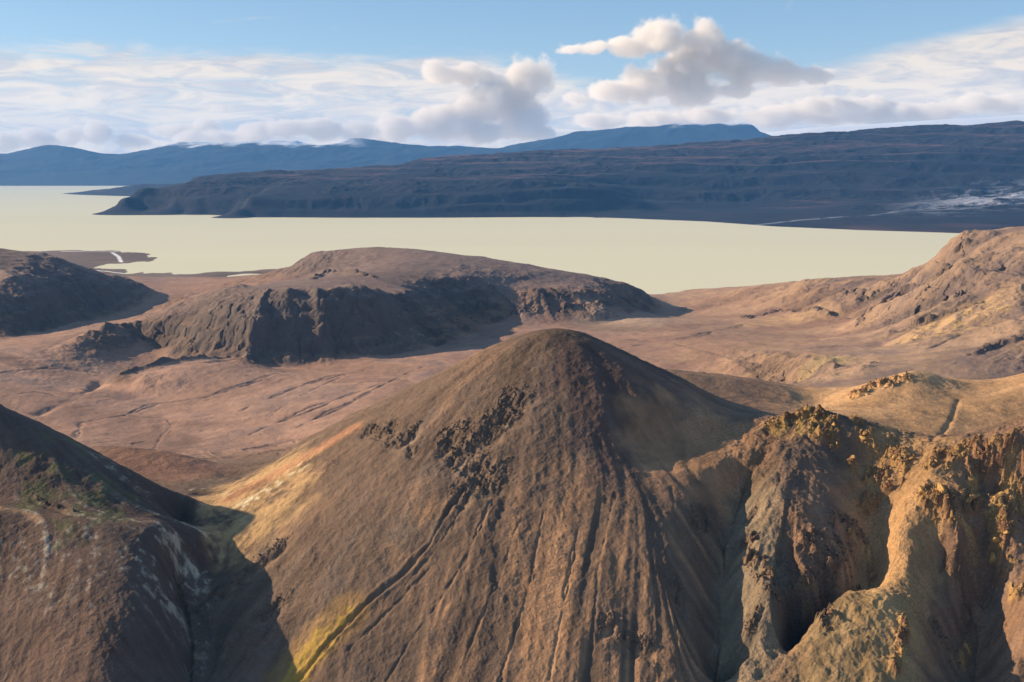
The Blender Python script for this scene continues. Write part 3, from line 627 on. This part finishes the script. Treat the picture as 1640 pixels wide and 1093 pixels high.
ZONES = [  # px range, py range, kind, how many, size range, label, group
    (570, 675, 660, 740, 'dark', 12, (0.9, 2.6), 'angular dark brown boulder in the small outcrop high on the left shoulder of the cone', 'boulders of the shoulder outcrop'),
    (700, 840, 620, 800, 'dark', 22, (1.2, 4.2), 'angular dark brown boulder in the broken crag below the summit of the cone', 'boulders of the summit crag'),
    (330, 480, 850, 1040, 'dark', 26, (0.8, 2.4), 'dark boulder on the lower left foot of the cone beside the shaded ravine', 'boulders at the foot of the cone'),
    (940, 1135, 800, 1060, 'dark', 26, (0.8, 2.6), 'dark boulder among the deep rills on the lower right of the cone', 'boulders among the rills'),
    (1230, 1385, 655, 715, 'gold', 34, (1.4, 5.2), 'ochre boulder on the golden knob right of the cone', 'boulders of the golden knob'),
    (1360, 1480, 700, 850, 'gold', 34, (1.2, 4.8), 'ochre boulder along the rim between the golden knob and the craggy spur', 'boulders along the rim'),
    (1470, 1640, 730, 900, 'gold', 56, (1.6, 6.5), 'ochre boulder in the golden crags at the right edge', 'boulders of the golden crags'),
    (1190, 1350, 860, 1020, 'rust', 36, (1.2, 4.6), 'rusty brown boulder in the crag above the black gully', 'boulders above the black gully'),
]
allcrag = np.maximum(dark_crag, np.maximum(gold_crag, rust_crag))*near
def pix_of(x, y, zz):
    r = (zz-CAMZ)/y; t = math.tan(math.atan(r)+PITCH); return 820+x/y*F*(CP+t*SP), 546.5-t*F
count = 0
for x0, x1, y0, y1, kind, n, (s0, s1), lab, grp in ZONES:
    r, c = pick(allcrag*(U > uvz(P(x0, y0, 500))[0]-0.0)*(U < uvz(P(x1, y0, 500))[0]), n*14, x0+y0); done = 0
    for i, j in zip(r, c):
        px, py = pix_of(X[i, j], Y[i, j], z[i, j])
        if not (x0-5 < px < x1+5 and y0-5 < py < y1+8): continue
        h = HP(px, py)
        if abs(h[1]-Y[i, j]) > 12: continue
        s = s0+(s1-s0)*rr_.random()**2.2
        o = bpy.data.objects.new('boulder', ROCKS[kind, int(rr_.integers(7))]); C.objects.link(o)
        o.location = (X[i, j], Y[i, j], z[i, j]+s*(0.02 if kind == 'dark' else 0.10)); o.scale = (s*rr_.uniform(.8, 1.3), s*rr_.uniform(.8, 1.3), s*rr_.uniform(.7, 1.2)); o.rotation_euler = tuple(rr_.uniform(0, 6.28, 3))
        o['label'] = lab; o['category'] = 'boulder'; o['group'] = grp; done += 1; count += 1
        if done >= n: break
def rubble(name, mask, n, s0, s1, kind, seed):
    r, c = pick(mask, n, seed); g = np.random.default_rng(seed+1); vs_, fs_ = [], []; off = 0
    base = []
    for k in range(6):
        bm = hull(300+k, 9); bm.verts.index_update(); base.append((np.array([v.co[:] for v in bm.verts]), [[v.index for v in f.verts] for f in bm.faces])); bm.free()
    for i, j in zip(r, c):
        v, f = base[int(g.integers(6))]; s = s0+(s1-s0)*g.random()**3
        a = g.uniform(0, 6.28); ca, sa = math.cos(a), math.sin(a); q = v*np.array([g.uniform(.8, 1.4), g.uniform(.8, 1.3), g.uniform(.6, 1.1)])*s
        q = q@np.array([[ca, sa, 0], [-sa, ca, 0], [0, 0, 1]])
        di, dj = g.uniform(-0.5, 0.5, 2)
        vs_.append(q+np.array([X[i, j]+dj*0.4, Y[i, j]+di*0.4, z[i, j]+s*0.1])); fs_ += [[b+off for b in t] for t in f]; off += len(v)
    me = bpy.data.meshes.new(name); me.from_pydata(np.concatenate(vs_).tolist(), [], fs_); me.materials.append(RM[kind])
    o = bpy.data.objects.new(name, me); C.objects.link(o); o['kind'] = 'stuff'
RN = 1.0
rubble('rubble', (dark_crag*near > 0.3)*1.0, int(2200*RN), 0.3, 1.7, 'dark', 1)
rubble('rubble', (gold_crag*near > 0.3)*1.0, int(3600*RN), 0.3, 2.0, 'gold', 2)
rubble('rubble', (rust_crag*near > 0.3)*1.0, int(1800*RN), 0.3, 1.8, 'rust', 3)
below = np.clip(blur(allcrag, max(2, int(14*Q)), 3)*2.5, 0, 1)*sstep(gnoise(X/9, Y/9, 401), -0.3, 0.4)
rubble('rubble', below+0.0, int(2600*RN), 0.2, 1.0, 'dark', 4)
rubble('rubble', (near*sstep(Y, 400, 410)*(n_b > 0.15)*(np.abs(U) < 0.5)*(Y < 640)).astype(np.float32), int(5000*RN), 0.15, 0.75, 'rust', 5)
print('boulders', count, round(time.time()-T0, 1))
#ENDROCKS
# ------------------------------------------------------------------ lake
def lake_mat():
    m = bpy.data.materials.new('milky_water'); m.use_nodes = True; N = NT(m.node_tree)
    tc = N.n('ShaderNodeTexCoord').outputs['Object']
    n1 = N.noise(N.n('ShaderNodeMapping', ins={'Vector': tc, 'Scale': (0.00012, 0.0005, 1)}), 1.0, 4, 0.5)
    colr = N.mix(n1, (0.60, 0.565, 0.39, 1), (0.74, 0.685, 0.47, 1))
    bs = N.n('ShaderNodeBsdfPrincipled', ins={'Base Color': colr, 'Roughness': 0.6, 'Specular IOR Level': 0.15})
    N.n('ShaderNodeOutputMaterial', ins={'Surface': bs.outputs[0]})
    return m
me = bpy.data.meshes.new('lake'); me.from_pydata([(-19000, 1500, 0), (22000, 1500, 0), (22000, 21500, 0), (-19000, 21500, 0)], [], [(0, 1, 2, 3)])
me.materials.append(lake_mat())
lake = bpy.data.objects.new('lake', me); C.objects.link(lake); lake['kind'] = 'structure'
me = bpy.data.meshes.new('ground'); me.from_pydata([(-21000, -3000, -20), (24000, -3000, -20), (24000, 27000, -20), (-21000, 27000, -20)], [], [(0, 1, 2, 3)])
me.materials.append(simple_mat('gravel', (0.13, 0.10, 0.08), 0.95, 0.1))
gr = bpy.data.objects.new('ground', me); C.objects.link(gr); gr['kind'] = 'structure'

# ------------------------------------------------------------------ plateau across the lake
pts = []
LZ((60, 341, -14), (120, 341, -14)); LZ((178, 341, 0), (260, 343, 0), (370, 345, 0), (400, 348, 0), (550, 349, 0), (700, 349, 0), (850, 348, 0), (1000, 350, 0), (1130, 355, 0), (1240, 363, 0), (1380, 369, 0), (1540, 374, 0), (1640, 376, 0), (1900, 385, 0), (2200, 390, 0))
LZ((60, 352, -12), (178, 351, -12), (400, 358, -12), (700, 359, -12), (1000, 360, -12), (1240, 373, -12), (1540, 384, -12), (1900, 395, -12))
LN((205, 320, 6950), (232, 302, 7050), (300, 301, 7050), (370, 303, 7000), step=0.02); LN((260, 330, 6850), (360, 331, 6750), (395, 330, 6500))
LN((385, 335, 6420), (400, 319, 6520), (470, 314, 6580), (560, 309, 6620), (700, 304, 6700), (870, 299, 6800), (960, 300, 6900), step=0.02)
LN((330, 293, 7400), (400, 292, 7500), (420, 300, 7300), (560, 296, 7300), (700, 290, 7350))
LN((300, 296, 7700), (330, 283, 8000), (400, 280, 8300), (500, 275, 8600), (640, 268, 9000), (655, 266, 9050), (685, 257, 9250), (760, 250, 9400), (880, 245, 9500), (1000, 240, 9600), (1200, 228, 9600), (1300, 217, 9600), (1450, 208, 9600), (1640, 199, 9600), (1900, 185, 9600), (2200, 170, 9600))
LN((900, 345, 6500), (960, 330, 6750), (1060, 340, 6700)); LN((1000, 325, 7250), (1200, 327, 7400), (1400, 322, 7300), (1640, 302, 7500), (1900, 290, 7500))
LN((870, 282, 7600), (1000, 272, 8000), (1200, 262, 8200), (1400, 252, 8200), (1640, 240, 8200), (1900, 230, 8200), step=0.02)
LN((700, 278, 7900), (560, 284, 7900)); LN((870, 262, 8600), (1200, 246, 8800), (1640, 220, 8900))
LN((1100, 343, 6300), (1240, 346, 6000), (1400, 350, 5700), (1500, 348, 5900), (1640, 345, 5900), (1900, 345, 5900)); LN((1400, 330, 6700), (1640, 318, 6700))
for px in range(-200, 2300, 150): WP(P(px, 300, 12500)[0], 12500., 0.0 if px < 250 else min(500., 100+(px-250)*0.35))
for px in (-200, 0, 120, 200): WP(P(px, 300, 8500)[0], 8500., -60.); WP(P(px, 300, 10500)[0], 10500., -60.)
for px, yy in ((150, 7300), (150, 7800), (190, 7600), (225, 8200), (250, 9200)): WP(P(px, 300, yy)[0], float(yy), -50.)
us2 = np.linspace(-0.62, 0.70, int(1500*Q)); vs2 = np.linspace(math.log(4700), math.log(12500), int(820*Q))
mod2 = rbf_fit(pts, 0.004, 0.002)
z2 = rbf_grid(mod2, us2, vs2, sub=3)
U2, V2 = np.meshgrid(us2.astype(np.float32), vs2.astype(np.float32)); Y2 = np.exp(V2); X2 = U2*Y2
land = sstep(z2, 5, 60)
wx, wy = X2/1000, Y2/1000
rid = fbm(wx*1.6+fbm(wx, wy, 3, 5)*0.5, wy*1.6, 6, 11, 0.55, True)
z2 = z2+land*(rid*26+fbm(wx*4, wy*7, 5, 23, 0.6)*12)
st = 75.0; wq = fbm(wx*0.5, wy*0.9, 5, 31)*1.5; q = z2/st+wq        # lava benches
fr = q-np.floor(q); z2t = (np.floor(q)+sstep(fr, 0.25, 0.95))*st-wq*st
z2 = z2+(z2t-z2)*0.55*land
gy2, gx2 = np.gradient(z2); sl2 = np.hypot(gy2/(Y2*(vs2[1]-vs2[0])), gx2/(Y2*(us2[1]-us2[0])))
sn = fbm(wx*2.2, wy*2.2, 5, 41); n2 = fbm(wx*9, wy*9, 4, 43)
col2 = np.empty(z2.shape+(3,), np.float32)
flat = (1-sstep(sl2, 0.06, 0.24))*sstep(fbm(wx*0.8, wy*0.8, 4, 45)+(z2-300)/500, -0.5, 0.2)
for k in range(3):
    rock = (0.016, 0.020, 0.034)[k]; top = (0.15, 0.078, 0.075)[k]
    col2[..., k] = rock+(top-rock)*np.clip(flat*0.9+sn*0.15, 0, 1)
col2 *= (1+0.35*n2[..., None])
# the gritty glacier tongue on the flats at the right
g0 = near_line(us2, vs2, [P(1390, 328, 6300), P(1520, 318, 6700), P(1640, 314, 6900), P(1900, 305, 7100)], 1)
tong = sstep(g0, 0.13, 0.03)*sstep(fbm(wx*5, wy*16, 5, 51, 0.65)+0.45*sstep(g0, 0.08, 0.0), -0.05, 0.30)*sstep(U2, 0.32, 0.44)
g1 = near_line(us2, vs2, [P(1180, 361, 5450), P(1290, 352, 5700), P(1400, 345, 5900), P(1450, 338, 6200)], 1)
tong = np.maximum(tong, sstep(g1+0.004*n2, 0.007, 0.002)*0.6*(n2 > -0.1))
for k in range(3): col2[..., k] += ((0.36, 0.38, 0.45)[k]-col2[..., k])*tong*0.8
grid_mesh('plateau', X2, Y2, z2, col2, GM, attrs={'grit': np.ones_like(z2)})

# ------------------------------------------------------------------ far mountains and the ice cap
us3 = np.linspace(-0.66, 0.72, int(1100*Q)); vs3 = np.linspace(math.log(16500), math.log(26000), int(320*Q))
def far_grid(lines, base):
    global pts
    pts = []
    for L in lines: LN(*L, step=0.02)
    for px in range(-300, 2200, 120):
        WP(P(px, 297, 16500)[0], 16500., base); WP(P(px, 297, 26000)[0], 26000., base)
    return rbf_grid(rbf_fit(pts, 0.004, 0.001), us3, vs3, sub=3)
z3 = far_grid([[(-300, 250, 22500), (0, 253, 22500), (40, 244, 22500), (85, 236, 22500), (130, 241, 22500), (200, 252, 22500), (235, 246, 22500), (260, 236, 23000), (300, 232, 23000), (400, 231, 23000), (480, 229, 23000), (525, 238, 23000), (550, 229, 23000), (585, 226, 23000), (640, 231, 23000), (700, 238, 23000), (800, 240, 23000), (810, 238, 23000), (870, 229, 23000), (915, 213, 23000), (1000, 209, 23000), (1080, 203, 23000), (1205, 202, 23000), (1225, 220, 23000), (1300, 240, 23000), (2000, 250, 23000)],
               [(-300, 297, 18000), (0, 298, 18000), (230, 298, 18000), (500, 290, 19000), (900, 270, 20000), (1200, 250, 20000), (2000, 260, 20000)],
               [(-300, 275, 20500), (0, 272, 20500), (230, 270, 20500), (430, 258, 21200), (640, 262, 21200), (900, 250, 21500), (1150, 235, 21800)]], -30.)
U3, V3 = np.meshgrid(us3.astype(np.float32), vs3.astype(np.float32)); Y3 = np.exp(V3); X3 = U3*Y3
m3 = sstep(z3, 10, 250); wx, wy = X3/1000, Y3/1000
z3 = z3+m3*(fbm(wx*0.55, wy*0.55, 6, 61, 0.55, True)*85+fbm(wx*3, wy*3, 4, 67)*14)
col3 = np.empty(z3.shape+(3,), np.float32); col3[:] = (0.025, 0.035, 0.05)  # blue of the distant haze put into the mountain colour
snow = sstep(z3+fbm(wx*2.5, wy*2.5, 5, 71)*160, 1130, 1230)*0.9
snow = np.maximum(snow, sstep(z3+fbm(wx*2.0, wy*2.0, 5, 73)*140, 700, 790)*sstep(U3, -0.35, -0.31)*sstep(U3, -0.12, -0.16)*0.9)
for k in range(3): col3[..., k] += ((0.7, 0.73, 0.78)[k]-col3[..., k])*snow
grid_mesh('mountains', X3, Y3, z3, col3, GM, attrs={'grit': np.ones_like(z3)})
gx_ = [P(px, 200, 24500)[0]/24500 for px in (1100, 1180, 1228, 1300, 1450, 1640, 1900, 2200)]
gz_ = [P(0, py, 24500)[2] for py in (290, 240, 213, 205, 196, 184, 169, 156)]
z4 = (-400+(np.interp(us3, gx_, gz_)[None, :]+400)*np.exp(-((Y3-24500)/2600.0)**2)).astype(np.float32)
z4 = z4+fbm(wx*0.5, wy*0.5, 4, 81)*12
col4 = np.empty(z4.shape+(3,), np.float32); col4[:] = (0.78, 0.80, 0.84)
grid_mesh('glacier', X3, Y3, z4, col4, GM)

# ------------------------------------------------------------------ haze
def box(name, lo, hi, mat):
    v = [(x, y, zz) for x in (lo[0], hi[0]) for y in (lo[1], hi[1]) for zz in (lo[2], hi[2])]
    me = bpy.data.meshes.new(name); me.from_pydata(v, [], [(0, 1, 3, 2), (4, 6, 7, 5), (0, 4, 5, 1), (2, 3, 7, 6), (0, 2, 6, 4), (1, 5, 7, 3)])
    me.materials.append(mat); o = bpy.data.objects.new(name, me); C.objects.link(o); return o
hm = bpy.data.materials.new('haze_air'); hm.use_nodes = True; N = NT(hm.node_tree)
pv = N.n('ShaderNodeVolumePrincipled', ins={'Color': (0.14, 0.42, 0.95, 1), 'Density': 2.3e-5, 'Anisotropy': 0.0})
N.n('ShaderNodeOutputMaterial', ins={'Volume': pv.outputs[0]})
if not os.environ.get('NOHAZE'):
    hz = box('haze', (-24000, -4000, -430), (26000, 27200, 1360), hm); hz['kind'] = 'stuff'
# ------------------------------------------------------------------ clouds: bodies of vapour beyond the mountains, lit by the sun
def cloud(name, label, Y0, blobs, dens=0.0036, amp=1.15, nscale=1/900., thick=1.0, flat=0.5, color=(0.925, 0.895, 0.86), detail=7, kind='stuff'):
    """blobs: (px, py, radius in picture units, squash) seen at Y0"""
    L = []
    for b in blobs:
        px, py, r = b[0], b[1], b[2]*1.13; sq = b[3] if len(b) > 3 else 0.75
        p = P(px, py, Y0); R = r/F*Y0
        L.append((p[0], p[1]+(hash((px, py)) % 7-3)*R*0.12, p[2], R, sq))
    lo = [min(b[i]-b[3]*1.25 for b in L) for i in range(3)]; hi = [max(b[i]+b[3]*1.25 for b in L) for i in range(3)]
    ctr = [(a+b)/2 for a, b in zip(lo, hi)]
    mt = bpy.data.materials.new(name+'_vapour'); mt.use_nodes = True; N = NT(mt.node_tree)
    tc = N.n('ShaderNodeTexCoord').outputs['Object']
    wob = N.vm('ADD', tc, N.vm('SCALE', N.vm('SUBTRACT', N.n('ShaderNodeTexNoise', ins={'Vector': tc, 'Scale': nscale*0.9, 'Detail': 1.0}).outputs['Color'], (0.5, 0.5, 0.5)), 420.0))
    f = None
    for b in L:
        c = [b[i]-ctr[i] for i in range(3)]
        d = N.vm('MULTIPLY', N.vm('SUBTRACT', wob, tuple(c)), (1/b[3], 1/(b[3]*thick), 1/(b[3]*b[4])))
        ln = N.n('ShaderNodeVectorMath', operation='LENGTH'); N.put(ln.inputs[0], d)
        v = N.m('SUBTRACT', 1.0, ln.outputs['Value'])
        f = v if f is None else N.m('SMOOTH_MAX', f, v, 0.4)
    nz = N.noise(tc, nscale, detail+1, 0.64)
    f = N.m('ADD', f, N.m('MULTIPLY', N.m('SUBTRACT', nz, 0.48), amp*2))
    den = N.m('MULTIPLY', N.ss(f, 0.0, 0.34), dens)
    pv = N.n('ShaderNodeVolumePrincipled', ins={'Color': color+(1,), 'Density': den, 'Anisotropy': 0.0})
    N.n('ShaderNodeOutputMaterial', ins={'Volume': pv.outputs[0]})
    o = box(name, [a-c for a, c in zip(lo, ctr)], [a-c for a, c in zip(hi, ctr)], mt); o.location = ctr
    o['kind'] = kind
    return o
if not os.environ.get('NOCLOUD'):
    cloud('cumulus_cloud', '', 34000, [(705, 120, 26), (745, 118, 26), (785, 128, 22), (845, 122, 36), (820, 160, 40), (780, 165, 34), (735, 195, 42, .6), (690, 195, 40, .6), (840, 195, 36, .7), (640, 205, 36, .5), (780, 212, 40, .4), (600, 214, 26, .4), (860, 215, 30, .4)])
    cloud('cumulus_cloud', '', 38000, [(1055, 62, 36), (1120, 62, 36), (1160, 88, 38), (1100, 105, 44), (1200, 110, 36, .7), (1040, 135, 40, .6), (980, 148, 34, .5), (1110, 145, 40, .5), (915, 74, 24, .3), (955, 76, 26, .3), (1005, 74, 32, .45), (1255, 118, 34, .5), (1305, 122, 26, .5), (1180, 145, 30, .4), (925, 160, 24, .4)])
    cloud('low_cloud', '', 31000, [(262, 233, 12, .4), (300, 224, 22, .4), (350, 217, 26, .45), (410, 212, 30, .45), (465, 207, 32, .45), (520, 208, 34, .4), (570, 212, 34, .4)])
    cloud('low_cloud', '', 33000, [(10, 228, 30, .5), (60, 224, 28, .5), (110, 216, 26, .5), (155, 212, 26, .6), (210, 226, 26, .4), (290, 212, 28, .4), (335, 206, 24, .4)])
    cloud('lens_cloud', '', 40000, [(1240, 185, 50, .3), (1330, 178, 60, .3), (1410, 178, 60, .3), (1490, 176, 50, .3), (1550, 166, 30, .5), (1590, 168, 34, .4), (1130, 190, 44, .3), (1050, 190, 44, .3), (960, 196, 40, .3)])
#ENDSKY
print('script', round(time.time()-T0, 1))
